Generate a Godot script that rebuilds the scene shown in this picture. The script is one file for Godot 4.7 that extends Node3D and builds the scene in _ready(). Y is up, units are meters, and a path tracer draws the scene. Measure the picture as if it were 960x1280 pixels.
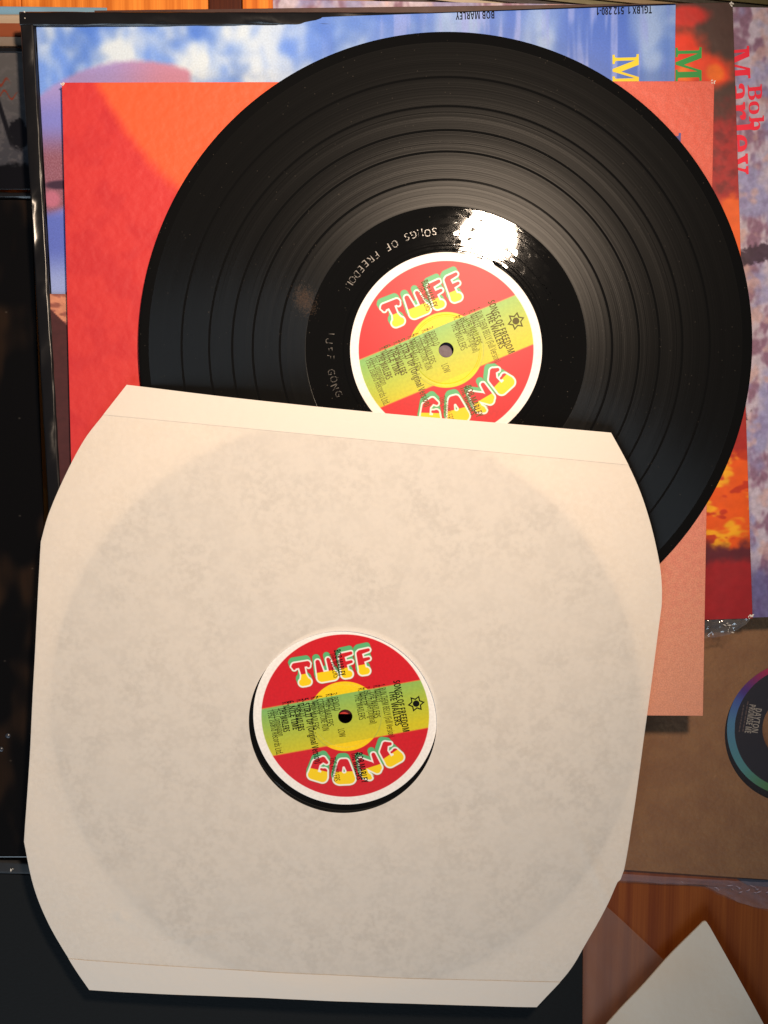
extends Node3D
# All coordinates below are millimetres on the table (x right, z towards the viewer, y up), scaled to metres when a mesh is made.

const MM := 0.001
var noise := FastNoiseLite.new()
var names := {}


# ---------------------------------------------------------------- bookkeeping
func numbered(called: String) -> String:
	names[called] = names.get(called, -1) + 1
	return called if names[called] == 0 else "%s_%03d" % [called, names[called]]


func thing(called: String, label: String, category: String, group := "") -> Node3D:
	var o := Node3D.new()
	o.name = numbered(called)
	add_child(o)
	o.set_meta("label", label)
	o.set_meta("category", category)
	if group:
		o.set_meta("group", group)
	return o


func part(called: String, m: Mesh, mat: Material, parent: Node, kind := "") -> MeshInstance3D:
	var o := MeshInstance3D.new()
	o.name = called
	o.mesh = m
	o.material_override = mat
	o.cast_shadow = GeometryInstance3D.SHADOW_CASTING_SETTING_ON
	if kind:
		o.set_meta("kind", kind)
	parent.add_child(o, true)
	return o


# ---------------------------------------------------------------- colour
func lin(c: Color) -> Color:
	return c.srgb_to_linear()


func paint(r: float, g: float, b: float, light := 1.0) -> Color:
	# the base colour (sRGB) of a surface seen as r, g, b under the warm lamp
	var c := Color(r / 255.0, g / 255.0, b / 255.0).srgb_to_linear()
	c = Color(minf(c.r / (1.16 * light), 0.86), minf(c.g / (1.0 * light), 0.84), minf(c.b / (0.70 * light), 0.80))
	return c.linear_to_srgb()


func n01(x: float, y: float, f: float) -> float:
	return noise.get_noise_2d(x * f, y * f) * 0.5 + 0.5


func fbm(x: float, y: float, f: float) -> float:
	return (noise.get_noise_2d(x * f, y * f) * 0.55 + noise.get_noise_2d(x * f * 2.1 + 31.0, y * f * 2.1) * 0.3 + noise.get_noise_2d(x * f * 4.3, y * f * 4.3 + 57.0) * 0.18) * 0.5 + 0.5


func image_of(w: int, h: int, f: Callable) -> Image:
	var bytes := PackedByteArray()
	bytes.resize(w * h * 3)
	var k := 0
	for j in h:
		for i in w:
			var c: Color = f.call((i + 0.5) / w, (j + 0.5) / h)
			bytes[k] = int(clampf(c.r, 0, 1) * 255.0)
			bytes[k + 1] = int(clampf(c.g, 0, 1) * 255.0)
			bytes[k + 2] = int(clampf(c.b, 0, 1) * 255.0)
			k += 3
	return Image.create_from_data(w, h, false, Image.FORMAT_RGB8, bytes)


func art(w: int, h: int, f: Callable, rough := 0.5) -> StandardMaterial3D:
	var m := StandardMaterial3D.new()
	m.albedo_texture = ImageTexture.create_from_image(image_of(w, h, f))
	m.roughness = rough
	return m


func flat(c: Color, rough := 0.6, spec := 0.5) -> StandardMaterial3D:
	var m := StandardMaterial3D.new()
	m.albedo_color = c
	m.roughness = rough
	m.metallic_specular = spec
	return m


func grain(m: StandardMaterial3D, freq: float, depth: float, cells := false) -> StandardMaterial3D:
	# fine paper tooth
	var f := FastNoiseLite.new()
	f.seed = 5
	f.frequency = freq
	f.noise_type = FastNoiseLite.TYPE_CELLULAR if cells else FastNoiseLite.TYPE_SIMPLEX_SMOOTH
	var t := NoiseTexture2D.new()
	t.width = 512
	t.height = 512
	t.seamless = true
	t.noise = f
	t.as_normal_map = true
	t.bump_strength = 4.0
	m.normal_enabled = true
	m.normal_texture = t
	m.normal_scale = depth
	return m


# ---------------------------------------------------------------- shapes
func arrays_mesh(v: PackedVector3Array, n: PackedVector3Array, uv: PackedVector2Array, uv2: PackedVector2Array, idx: PackedInt32Array) -> ArrayMesh:
	var a := []
	a.resize(Mesh.ARRAY_MAX)
	a[Mesh.ARRAY_VERTEX] = v
	a[Mesh.ARRAY_NORMAL] = n
	a[Mesh.ARRAY_TEX_UV] = uv
	if uv2.size():
		a[Mesh.ARRAY_TEX_UV2] = uv2
	a[Mesh.ARRAY_INDEX] = idx
	var m := ArrayMesh.new()
	m.add_surface_from_arrays(Mesh.PRIMITIVE_TRIANGLES, a)
	return m


func slope(h: Callable, x: float, z: float) -> Vector3:
	var e := 0.4
	return Vector3(-(h.call(x + e, z) - h.call(x - e, z)) / (2 * e), 1, -(h.call(x, z + e) - h.call(x, z - e)) / (2 * e)).normalized()


func sheet(q: Array, thick: float, n: int, h: Callable, bevel := 0.25) -> ArrayMesh:
	# a board with the corners q (tl, tr, br, bl), its top at height h, rounded along its edges
	var v := PackedVector3Array()
	var nn := PackedVector3Array()
	var uv := PackedVector2Array()
	var idx := PackedInt32Array()
	var at := func(s: float, t: float) -> Vector2:
		return (q[0] as Vector2).lerp(q[1], s).lerp((q[3] as Vector2).lerp(q[2], s), t)
	var len_s: float = (q[1] - q[0]).length()
	var len_t: float = (q[3] - q[0]).length()
	var ss := []
	for side in [[len_s, n], [len_t, n]]:
		var a := [0.0, bevel * 0.4 / side[0], bevel / side[0]]
		for i in range(1, n):
			a.append(float(i) / n)
		a.append_array([1.0 - bevel / side[0], 1.0 - bevel * 0.4 / side[0], 1.0])
		ss.append(a)
	var cols: int = ss[0].size()
	var rows: int = ss[1].size()
	for top in [true, false]:
		var first := v.size()
		for j in rows:
			for i in cols:
				var p: Vector2 = at.call(ss[0][i], ss[1][j])
				var y: float = h.call(p.x, p.y)
				var up := slope(h, p.x, p.y)
				var out := Vector2.ZERO
				var ring: int = mini(mini(i, cols - 1 - i), mini(j, rows - 1 - j))
				if i < 2: out -= (q[1] - q[0]).normalized()
				if i > cols - 3: out += (q[1] - q[0]).normalized()
				if j < 2: out -= (q[3] - q[0]).normalized()
				if j > rows - 3: out += (q[3] - q[0]).normalized()
				if top:
					y -= bevel * (0.8 if ring == 0 else 0.2 if ring == 1 else 0.0)
					up = (up + Vector3(out.x, 0, out.y) * (1.6 if ring == 0 else 0.6)).normalized() if ring < 2 else up
				else:
					y -= thick
					up = -up
				v.append(Vector3(p.x, y, p.y) * MM)
				nn.append(up)
				uv.append(Vector2(ss[0][i], ss[1][j]))
		for j in rows - 1:
			for i in cols - 1:
				var a := first + j * cols + i
				var quad := [a, a + 1, a + cols + 1, a, a + cols + 1, a + cols] if top else [a, a + cols + 1, a + 1, a, a + cols, a + cols + 1]
				idx.append_array(PackedInt32Array(quad))
	var all := rows * cols
	var rim := []
	for i in cols: rim.append(i)
	for j in range(1, rows): rim.append(j * cols + cols - 1)
	for i in range(cols - 2, -1, -1): rim.append((rows - 1) * cols + i)
	for j in range(rows - 2, -1, -1): rim.append(j * cols)
	for k in rim.size() - 1:
		var a: int = rim[k]
		var b: int = rim[k + 1]
		var d := v[b] - v[a]
		var side := Vector3(d.z, 0, -d.x).normalized()
		var s := v.size()
		for id in [a, b, all + b, all + a]:
			v.append(v[id])
			nn.append(side)
			uv.append(uv[id])
		idx.append_array(PackedInt32Array([s, s + 2, s + 1, s, s + 3, s + 2]))
	return arrays_mesh(v, nn, uv, PackedVector2Array(), idx)


func smooth_run(pts: Array, step: float) -> Array:
	# Catmull-Rom through the points of one side
	var out := []
	for i in pts.size() - 1:
		var p0: Vector2 = pts[maxi(i - 1, 0)]
		var p3: Vector2 = pts[mini(i + 2, pts.size() - 1)]
		var p1: Vector2 = pts[i]
		var p2: Vector2 = pts[i + 1]
		var k := maxi(1, int((p2 - p1).length() / step))
		for j in k:
			out.append(p1.cubic_interpolate(p2, p1 * 2 - p2 if i == 0 else p0, p2 * 2 - p1 if i == pts.size() - 2 else p3, float(j) / k))
	return out


func outline(runs: Array, step := 4.0) -> Array:
	var out := []
	for r in runs:
		out.append_array(smooth_run(r, step))
	return out


func polar(edge: Array, c: Vector2, hole: float, rings: int, thick: float, h: Callable, frame: Rect2, hole_c = null) -> ArrayMesh:
	# a sheet of any star-shaped outline (clockwise as seen from above), with a round hole if asked for
	var hc: Vector2 = c if hole_c == null else hole_c
	var v := PackedVector3Array()
	var nn := PackedVector3Array()
	var uv := PackedVector2Array()
	var idx := PackedInt32Array()
	var cols := edge.size()
	for top in ([true, false] if thick > 0.0 else [true]):
		var first := v.size()
		for r in rings + 1:
			var s := float(r) / rings
			for k in cols:
				var b: Vector2 = edge[k]
				var a := hc + (b - hc).normalized() * hole
				var p := a.lerp(b, s)
				var y: float = h.call(p.x, p.y)
				var up := slope(h, p.x, p.y)
				v.append(Vector3(p.x, y - (0.0 if top else thick), p.y) * MM)
				nn.append(up if top else -up)
				uv.append((p - frame.position) / frame.size)
		for r in rings:
			for k in cols:
				var a := first + r * cols + k
				var b := first + r * cols + (k + 1) % cols
				var quad := [a, a + cols, b + cols, a, b + cols, b] if top else [a, b + cols, a + cols, a, b, b + cols]
				idx.append_array(PackedInt32Array(quad))
	var all := (rings + 1) * cols
	for r in ([] if thick <= 0.0 else [0, rings] if hole > 0.0 else [rings]):
		for k in cols:
			var a: int = r * cols + k
			var b: int = r * cols + (k + 1) % cols
			var d := v[b] - v[a]
			var side := Vector3(d.z, 0, -d.x).normalized() * (1.0 if r else -1.0)
			var s := v.size()
			for id in [a, b, all + b, all + a]:
				v.append(v[id])
				nn.append(side)
				uv.append(uv[id])
			idx.append_array(PackedInt32Array([s, s + 2, s + 1, s, s + 3, s + 2] if r else [s, s + 1, s + 2, s, s + 2, s + 3]))
	return arrays_mesh(v, nn, uv, PackedVector2Array(), idx)


func lathe(profile: Array, segs: int, planar := 0.0) -> ArrayMesh:
	# profile of [r, y] in mm going from the hole outwards over the top and back underneath; u runs round, v is r / 152, uv2 is seen from above
	var v := PackedVector3Array()
	var nn := PackedVector3Array()
	var uv := PackedVector2Array()
	var uv2 := PackedVector2Array()
	var idx := PackedInt32Array()
	for k in profile.size() - 1:
		var a: Array = profile[k]
		var b: Array = profile[k + 1]
		var d := Vector2(b[0] - a[0], b[1] - a[1]).normalized()
		var first := v.size()
		for i in segs + 1:
			var ang := TAU * i / segs
			var o := Vector3(cos(ang), 0, sin(ang))
			for e in [a, b]:
				v.append((o * e[0] + Vector3(0, e[1], 0)) * MM)
				nn.append((o * -d.y + Vector3(0, d.x, 0)).normalized())
				uv.append(Vector2(o.x, o.z) * (e[0] / planar * 0.5) + Vector2(0.5, 0.5) if planar > 0.0 else Vector2(float(i) / segs, e[0] / 152.0))
				uv2.append(Vector2(o.x * e[0], o.z * e[0]) / 304.0 + Vector2(0.5, 0.5))
		for i in segs:
			var p := first + i * 2
			idx.append_array(PackedInt32Array([p, p + 1, p + 3, p, p + 3, p + 2]))
	# going round with o = (cos, sin) turns clockwise as seen from above, so the order above faces up
	return arrays_mesh(v, nn, uv, uv2, idx)


func ring_disc(r0: float, r1: float, y: float, segs: int) -> ArrayMesh:
	return lathe([[r0, y - 0.1], [r0, y], [r1 - 0.05, y], [r1, y - 0.1]], segs, r1)


func rounded_bar(a: Vector3, b: Vector3, w: float, hgt: float, r: float, fall := 0.0) -> ArrayMesh:
	# a bar from a to b (centre of its foot) with a rounded top
	var d := (b - a).normalized()
	var s := Vector3(-d.z, 0, d.x)
	var prof := [Vector2(-w / 2, 0)]
	for i in 7:
		var t := PI - PI / 2 * i / 6
		prof.append(Vector2(-w / 2 + r + cos(t) * r, hgt - r + sin(t) * r))
	for i in 7:
		var t := PI / 2 - PI / 2 * i / 6
		prof.append(Vector2(w / 2 - r + cos(t) * r, hgt - r + sin(t) * r))
	prof.append(Vector2(w / 2, 0))
	var st := SurfaceTool.new()
	st.begin(Mesh.PRIMITIVE_TRIANGLES)
	var n := 60
	for k in prof.size() - 1:
		for j in n:
			var quad := []
			for c in [[k, j], [k + 1, j], [k + 1, j + 1], [k, j + 1]]:
				var p: Vector2 = prof[c[0]]
				var base := a.lerp(b, float(c[1]) / n)
				var wob := noise.get_noise_2d(c[1] * 9.0 + a.x, c[0] * 14.0) * 0.28
				quad.append([(base + s * (p.x + wob) + Vector3(0, p.y + wob * 0.6 - (fall * c[1] / n if p.y > 0.0 else 0.0), 0)) * MM, Vector2(float(c[1]) / n, float(c[0]) / prof.size())])
			for id in [0, 1, 2, 0, 2, 3]:
				st.set_uv(quad[id][1])
				st.set_smooth_group(0)
				st.add_vertex(quad[id][0])
	for e in [0, 1]:
		var o: Vector3 = [a, b][e]
		for k in range(1, prof.size() - 1):
			var tri := [prof[0], prof[k], prof[k + 1]] if e else [prof[0], prof[k + 1], prof[k]]
			for p in tri:
				st.set_uv(Vector2.ZERO)
				st.set_smooth_group(1 + e)
				st.add_vertex((o + s * p.x + Vector3(0, p.y - (fall * e if p.y > 0.0 else 0.0), 0)) * MM)
	st.generate_normals()
	return st.commit()


var fonts := {}
func letters(st: SurfaceTool, text: String, face: String, bold: bool, cap_mm: float, at: Transform3D, long_mm := 0.0) -> void:
	# flat print: text centred on at, x along the line, y towards the tops of the letters (metres)
	if not fonts.has(face + str(bold)):
		var f := SystemFont.new()
		f.font_names = PackedStringArray([face])
		f.font_weight = 700 if bold else 400
		fonts[face + str(bold)] = f
	var t := TextMesh.new()
	t.font = fonts[face + str(bold)]
	t.text = text
	t.font_size = 48
	t.depth = 0.0
	t.curve_step = 2.0
	t.pixel_size = cap_mm * MM / 34.0
	var wide := 1.0
	if long_mm > 0.0:
		wide = long_mm * MM / t.get_aabb().size.x
	var s := SurfaceTool.new()
	st.append_from(t, 0, at * Transform3D(Basis.from_scale(Vector3(wide, 1, 1)), Vector3.ZERO))


func lying(x: float, z: float, y: float, deg: float) -> Transform3D:
	# text frame on a flat surface; deg 0 reads to the right, 90 reads towards the viewer
	var a := deg_to_rad(deg)
	var along := Vector3(cos(a), 0, sin(a))
	return Transform3D(Basis(along, Vector3(sin(a), 0, -cos(a)), Vector3.UP), Vector3(x, y, z) * MM)


func tilted(o: Node3D, c: Vector3, n: Vector3, turn: float) -> void:
	# sets a disc down with its centre at c and its axis along n
	var up := n.normalized()
	var x := Vector3(cos(turn), 0, sin(turn))
	x = (x - up * x.dot(up)).normalized()
	o.transform = Transform3D(Basis(x, up, x.cross(up)), c * MM)


# ---------------------------------------------------------------- the printed record label
func capsule(p: Vector2, s: Array) -> float:
	var a := Vector2(s[0], s[1])
	var d := Vector2(s[3], s[4]) - a
	var t := clampf((p - a).dot(d) / maxf(d.length_squared(), 1e-6), 0, 1)
	return (p - a - d * t).length() - lerpf(s[2], s[5], t)


func label_image() -> Image:
	var size := 720
	var rr := 0.91
	var red := paint(200, 22, 26, 0.86)
	var yellow := paint(243, 186, 8, 0.82)
	var green := paint(86, 158, 88, 0.82)
	var cream := paint(240, 222, 186, 0.9)
	var band_a := paint(122, 160, 74, 0.8)
	var band_b := paint(196, 172, 22, 0.8)
	var bytes := PackedByteArray()
	bytes.resize(size * size * 3)
	var px := 2.0 / size
	for j in size:
		for i in size:
			var u := ((i + 0.5) * px - 1.0) / rr
			var v := ((j + 0.5) * px - 1.0) / rr
			var r := sqrt(u * u + v * v)
			var w := 0.006
			var c := red
			var g := clampf((v + 0.3) / 0.6 + 0.12 * u, 0, 1)
			var in_circle := 1.0 - smoothstep(0.43 - w, 0.43 + w, r)
			var in_band := smoothstep(-0.276 - w, -0.276 + w, v) * (1.0 - smoothstep(0.32 - w, 0.32 + w, v))
			c = c.lerp(yellow, in_circle)
			c = c.lerp(band_a.lerp(band_b, g), in_band)
			# thin keylines where band and circle meet the red
			var edge := minf(absf(v + 0.276), absf(v - 0.32))
			if r > 0.43:
				c = c.lerp(paint(226, 120, 40, 0.9), 0.55 * (1.0 - smoothstep(0.004, 0.010, edge)))
			c = c.lerp(paint(150, 150, 60, 0.8), 0.5 * in_band * (1.0 - smoothstep(0.004, 0.008, absf(r - 0.43))))
			c = c.lerp(cream, smoothstep(1.0 - w, 1.0 + w, r))
			var speck := 1.0 + 0.025 * noise.get_noise_2d(i * 2.3, j * 2.3)
			var k := (j * size + i) * 3
			bytes[k] = int(clampf(c.r * speck, 0, 1) * 255)
			bytes[k + 1] = int(clampf(c.g * speck, 0, 1) * 255)
			bytes[k + 2] = int(clampf(c.b * speck, 0, 1) * 255)
	var im := Image.create_from_data(size, size, false, Image.FORMAT_RGB8, bytes)
	# bubble letters: [centre u, v, turn in degrees, half height, strokes, cut-out strokes, where red turns yellow]
	var T := [[-0.44, -0.60, 0.22, 0.46, -0.60, 0.20], [-0.5, -0.42, 0.12, -0.5, -0.55, 0.2], [0.5, -0.42, 0.12, 0.5, -0.55, 0.18], [0.02, -0.5, 0.22, 0.05, 0.1, 0.18], [0.05, 0.1, 0.18, 0.06, 0.6, 0.34], [-0.12, 0.66, 0.27, 0.22, 0.66, 0.27]]
	var U := [[-0.46, -0.55, 0.17, -0.42, 0.4, 0.28], [0.28, -0.6, 0.14, 0.36, 0.2, 0.2], [0.36, 0.2, 0.2, 0.46, 0.6, 0.28], [-0.38, 0.58, 0.34, 0.42, 0.58, 0.34], [-0.2, 0.4, 0.2, 0.2, 0.4, 0.2]]
	var F := [[-0.26, -0.58, 0.2, -0.24, 0.5, 0.26], [-0.2, -0.66, 0.17, 0.38, -0.72, 0.13], [-0.1, -0.10, 0.15, 0.30, -0.14, 0.12], [-0.26, 0.64, 0.27, -0.02, 0.66, 0.26]]
	var G := [[0.36, -0.5, 0.13, 0.08, -0.66, 0.2], [0.08, -0.66, 0.2, -0.3, -0.3, 0.26], [-0.3, -0.3, 0.26, -0.36, 0.4, 0.3], [-0.36, 0.55, 0.33, 0.32, 0.6, 0.33], [0.36, 0.5, 0.3, 0.36, 0.1, 0.2], [0.36, 0.1, 0.18, 0.12, 0.04, 0.1]]
	var O := [[-0.1, -0.6, 0.24, 0.14, -0.6, 0.24], [-0.14, -0.5, 0.26, -0.36, 0.56, 0.36], [0.16, -0.5, 0.26, 0.38, 0.56, 0.36], [-0.3, 0.6, 0.34, 0.3, 0.6, 0.34]]
	var O_cut := [[0.0, -0.22, 0.07, 0.02, 0.02, 0.14]]
	var N := [[-0.46, -0.58, 0.16, -0.5, 0.5, 0.26], [-0.5, 0.5, 0.26, -0.28, 0.74, 0.2], [-0.36, -0.4, 0.2, 0.0, 0.0, 0.3], [0.0, 0.0, 0.3, 0.36, 0.42, 0.26], [0.46, -0.66, 0.15, 0.5, 0.3, 0.24]]
	var N_cut := [[-0.06, 0.5, 0.08, 0.02, 0.95, 0.14]]
	for l in [[-0.396, -0.615, 0.0, 0.172, T, [], 0.08], [-0.115, -0.62, 0.0, 0.172, U, [], 0.2], [0.145, -0.62, 0.0, 0.178, F, [], 0.2], [0.355, -0.62, 0.0, 0.178, F, [], 0.2], [-0.425, 0.575, 24.0, 0.18, G, [], 0.12], [-0.145, 0.66, 8.0, 0.18, O, O_cut, 0.05], [0.176, 0.655, -8.0, 0.18, N, N_cut, 0.1], [0.44, 0.54, -24.0, 0.18, G, [], 0.1]]:
		var hh: float = l[3]
		var ang := deg_to_rad(l[2])
		var box := int(hh * 1.9 * rr / px)
		var ci := int((l[0] * rr + 1.0) / px)
		var cj := int((l[1] * rr + 1.0) / px)
		var sharp := 1.6 * px / rr / hh
		for j in range(maxi(cj - box, 0), mini(cj + box, size)):
			for i in range(maxi(ci - box, 0), mini(ci + box, size)):
				var p := Vector2(((i + 0.5) * px - 1.0) / rr - l[0], ((j + 0.5) * px - 1.0) / rr - l[1]).rotated(-ang) / hh
				if absf(p.x) > 1.25 or absf(p.y) > 1.45:
					continue
				var d := 9.0
				var e := 9.0
				for s in l[4]:
					d = minf(d, capsule(p, s))
					e = minf(e, capsule(p + Vector2(0.05, 0.30), s))
					e = minf(e, capsule(p + Vector2(0.03, 0.15), s))
				for s in l[5]:
					d = maxf(d, -capsule(p, s))
				e = minf(e, d)
				if e > 0.2:
					continue
				var c := im.get_pixel(i, j)
				c = c.lerp(Color(c.r * 0.75 + 0.1, c.g + 0.12, c.b * 0.9), 0.7 * (1.0 - smoothstep(0.13 - sharp, 0.13 + sharp, e)))
				c = c.lerp(green, 1.0 - smoothstep(0.10 - sharp, 0.10 + sharp, e))
				c = c.lerp(cream, 1.0 - smoothstep(0.09 - sharp, 0.09 + sharp, d))
				var fill := red.lerp(yellow, smoothstep(l[6] - sharp, l[6] + sharp, p.y))
				c = c.lerp(fill, 1.0 - smoothstep(-0.02 - sharp, -0.02 + sharp, d))
				im.set_pixel(i, j, c)
	return im


func label_print() -> ArrayMesh:
	# the black lines of type; all of them run down the label
	var st := SurfaceTool.new()
	st.begin(Mesh.PRIMITIVE_TRIANGLES)
	var R := 43.0
	for l in [
		["SONGS OF FREEDOM", 0.68, 0.0, 0.075, 0.64, true], ["THE WAILERS", 0.605, 0.01, 0.075, 0.43, true],
		["1. RUN THEM BELLY (Full Version)", 0.50, 0.0, 0.055, 0.66, false], ["R. MARLEY", 0.435, -0.15, 0.055, 0.21, false], ["THE WAILERS", 0.375, -0.09, 0.055, 0.33, false],
		["2. HALLELUJAH (Original)", 0.315, -0.03, 0.055, 0.46, false], ["R. MARLEY", 0.25, -0.15, 0.055, 0.21, false], ["THE WAILERS", 0.195, -0.09, 0.055, 0.32, false],
		["3. BEND D", -0.08, -0.21, 0.06, 0.22, false], ["LOW", -0.08, 0.19, 0.06, 0.10, false], ["R. MARLEY", -0.14, -0.16, 0.055, 0.21, false], ["THE WAILERS", -0.195, -0.1, 0.055, 0.33, false],
		["4. CORNERSTONE RUN", -0.26, -0.08, 0.055, 0.44, false], ["R. MARLEY", -0.32, -0.16, 0.055, 0.22, false], ["THE WAILERS", -0.37, -0.1, 0.055, 0.34, false],
		["5. STIR IT UP (Original Version)", -0.43, 0.08, 0.06, 0.82, true], ["R. MARLEY", -0.495, -0.16, 0.055, 0.22, false], ["THE WAILERS", -0.55, -0.11, 0.055, 0.32, true],
		["6. NICE TIME", -0.61, -0.12, 0.06, 0.36, true], ["R. MARLEY", -0.67, -0.18, 0.055, 0.2, false], ["THE WAILERS", -0.725, -0.12, 0.055, 0.3, true],
		["This Compilation", -0.80, -0.1, 0.055, 0.34, false], ["1992 Island Records Ltd.", -0.865, 0.0, 0.055, 0.56, false],
		["BOB MARLEY", 0.06, -0.66, 0.06, 0.32, true], ["THE WAILERS", -0.005, -0.64, 0.045, 0.30, false],
		["BOB MARLEY", 0.075, 0.66, 0.06, 0.38, true], ["THE WAILERS", 0.02, 0.63, 0.06, 0.34, true], ["THE WAILERS", -0.25, 0.62, 0.055, 0.3, false],
	]:
		var v: float = l[2]
		if absf(l[1]) < 0.6 and absf(v) < 0.3 and l[0] != "LOW" or l[1] < -0.6:
			v = l[4] * 0.5 - (0.31 if l[0][1] == "." else 0.245)
		letters(st, l[0], "Droid Sans", l[5], l[3] * R * 0.56, lying(l[1] * R, v * R, 1.70, 90), l[4] * R)
	# the star emblem by the rim
	var star := SurfaceTool.new()
	star.begin(Mesh.PRIMITIVE_TRIANGLES)
	var tri := func(p: Array) -> void:
		for q in p:
			star.set_normal(Vector3.UP)
			star.set_uv(Vector2.ZERO)
			star.add_vertex(Vector3(0.861 * R + q.x * R, 1.70, q.y * R) * MM)
	for k in 12:
		var a := TAU * k / 12
		var b := TAU * (k + 1) / 12
		var ra := 0.105 if k % 2 == 0 else 0.062
		var rb := 0.105 if k % 2 == 1 else 0.062
		var pa := Vector2(cos(a), sin(a))
		var pb := Vector2(cos(b), sin(b))
		tri.call([pa * ra, pb * rb, pa * ra * 0.74])
		tri.call([pb * rb, pb * rb * 0.74, pa * ra * 0.74])
		tri.call([Vector2.ZERO, pa * 0.04, pb * 0.04])
	star.index()
	st.append_from(star.commit(), 0, Transform3D())
	return st.commit()


# ---------------------------------------------------------------- vinyl
var vinyl_maps := []
func groove_maps(rng: RandomNumberGenerator) -> Array:
	var rows := 2048
	var wide := 384
	var nb := PackedByteArray()
	var ob := PackedByteArray()
	for j in rows:
		var r := (j + 0.5) / rows * 152.0
		var loud := 0.022 + 0.014 * noise.get_noise_2d(r * 14.0, 9.0)
		var amp := loud * rng.randfn(0.0, 1.0)
		var rough := 0.485 + 0.02 * noise.get_noise_2d(r * 2.2, 4.0) + 0.03 * noise.get_noise_2d(r * 20.0, 9.0)
		for g in [130.1, 116.6, 105.3, 95.2, 81.9]:
			if absf(r - g) < 0.55:
				amp = 0.0
				rough = 0.12
		var plain_row := r > 69.3
		if r < 69.3 or r > 146.3:
			amp = 0.0
			rough = 0.024
			for g in [68.0, 64.6, 56.5, 52.0]:
				if absf(r - g) < 0.2:
					amp = 0.12
		var line := PackedByteArray()
		line.resize(wide * 3)
		for i in wide:
			var x := 0.0
			var y := clampf(amp, -0.6, 0.6)
			if not plain_row:
				# pressed vinyl is never quite flat
				var patch := noise.get_noise_2d(i * 6.0, r * 9.0)
				if absf(patch) > 0.58:
					x = 0.0079 * signf(patch)
				if y == 0.0 and noise.get_noise_2d(i * 5.0 + 900.0, r * 8.0) > 0.62:
					y = 0.0079
			var n := Vector3(x, y, 1.0).normalized()
			line[i * 3] = int(roundf((n.x * 0.5 + 0.5) * 255.0))
			line[i * 3 + 1] = int(roundf((n.y * 0.5 + 0.5) * 255.0))
			line[i * 3 + 2] = int((n.z * 0.5 + 0.5) * 255.0)
			if plain_row:
				var one := line.slice(0, 3)
				line = PackedByteArray()
				while line.size() < wide * 3:
					line.append_array(one)
				break
		nb.append_array(line)
		for k in 4:
			ob.append_array(PackedByteArray([255, int(rough * 255), 0]))
	return [ImageTexture.create_from_image(Image.create_from_data(wide, rows, false, Image.FORMAT_RGB8, nb)), ImageTexture.create_from_image(Image.create_from_data(4, rows, false, Image.FORMAT_RGB8, ob))]


func vinyl_material(dusty: bool, seed_at: int) -> StandardMaterial3D:
	# grooves as a profile of slopes along the radius: loud and quiet passages, smooth bands between the songs, a smooth run-out
	var rng := RandomNumberGenerator.new()
	rng.seed = seed_at
	if vinyl_maps.is_empty():
		vinyl_maps = groove_maps(rng)
	var m := StandardMaterial3D.new()
	m.albedo_color = Color(0.06, 0.06, 0.06)
	m.metallic_specular = 0.46
	m.anisotropy_enabled = true   # grooves scatter along the radius and hardly round it
	m.anisotropy = 0.97
	m.roughness = 1.0
	m.roughness_texture = vinyl_maps[1]
	m.roughness_texture_channel = BaseMaterial3D.TEXTURE_CHANNEL_GREEN
	m.normal_enabled = true
	m.normal_texture = vinyl_maps[0]
	if dusty:
		# loose dust, a hair or two and one dried smudge
		var size := 1024
		var im := Image.create(size, size, false, Image.FORMAT_RGBA8)
		im.fill(Color(0.6, 0.55, 0.5, 0.0))
		for k in 800:
			var p := Vector2(rng.randf(), rng.randf()) * size
			var a := rng.randf_range(0.04, 0.22) * (2.0 if k % 17 == 0 else 1.0)
			im.set_pixel(int(p.x), int(p.y), Color(0.62, 0.58, 0.52, a))
		for k in 1500:
			var q := Vector2(-55.0 + rng.randfn(0.0, 2.2), -49.0 + rng.randfn(0.0, 3.2))
			var d := q.rotated(0.0) / 304.0 * size + Vector2(size, size) * 0.5
			im.set_pixel(int(d.x), int(d.y), Color(0.55, 0.42, 0.32, rng.randf_range(0.03, 0.2)))
		m.detail_enabled = true
		m.detail_albedo = ImageTexture.create_from_image(im)
		m.detail_uv_layer = BaseMaterial3D.DETAIL_UV_2
	return m


func record_profile() -> Array:
	var p := [[3.6, 0.2], [3.6, 1.5], [48.2, 1.5], [48.9, 1.72], [50.2, 1.72], [51.0, 1.35], [69.0, 1.35], [69.4, 1.45]]
	p.append_array([[146.2, 1.45], [147.2, 1.48], [149.9, 1.48], [150.8, 1.3], [151.4, 0.95], [151.4, 0.75], [150.8, 0.25], [149.0, 0.0], [3.6, 0.0]])
	return p


func make_record(label: String, mat: Material, label_mat: Material, print_mesh: Mesh, print_mat: Material, disc: Mesh) -> Node3D:
	var o := thing("vinyl_record", label, "record", "long-playing records with red, gold and green labels")
	part("disc", disc, mat, o)
	var lb := part("label", lathe([[3.7, 1.5], [3.7, 1.62], [16.2, 1.62], [16.6, 1.53], [17.0, 1.53], [17.4, 1.62], [47.1, 1.62], [47.3, 1.55]], 160, 47.3), label_mat, o)
	part("lettering", print_mesh, print_mat, lb)
	return o


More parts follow.
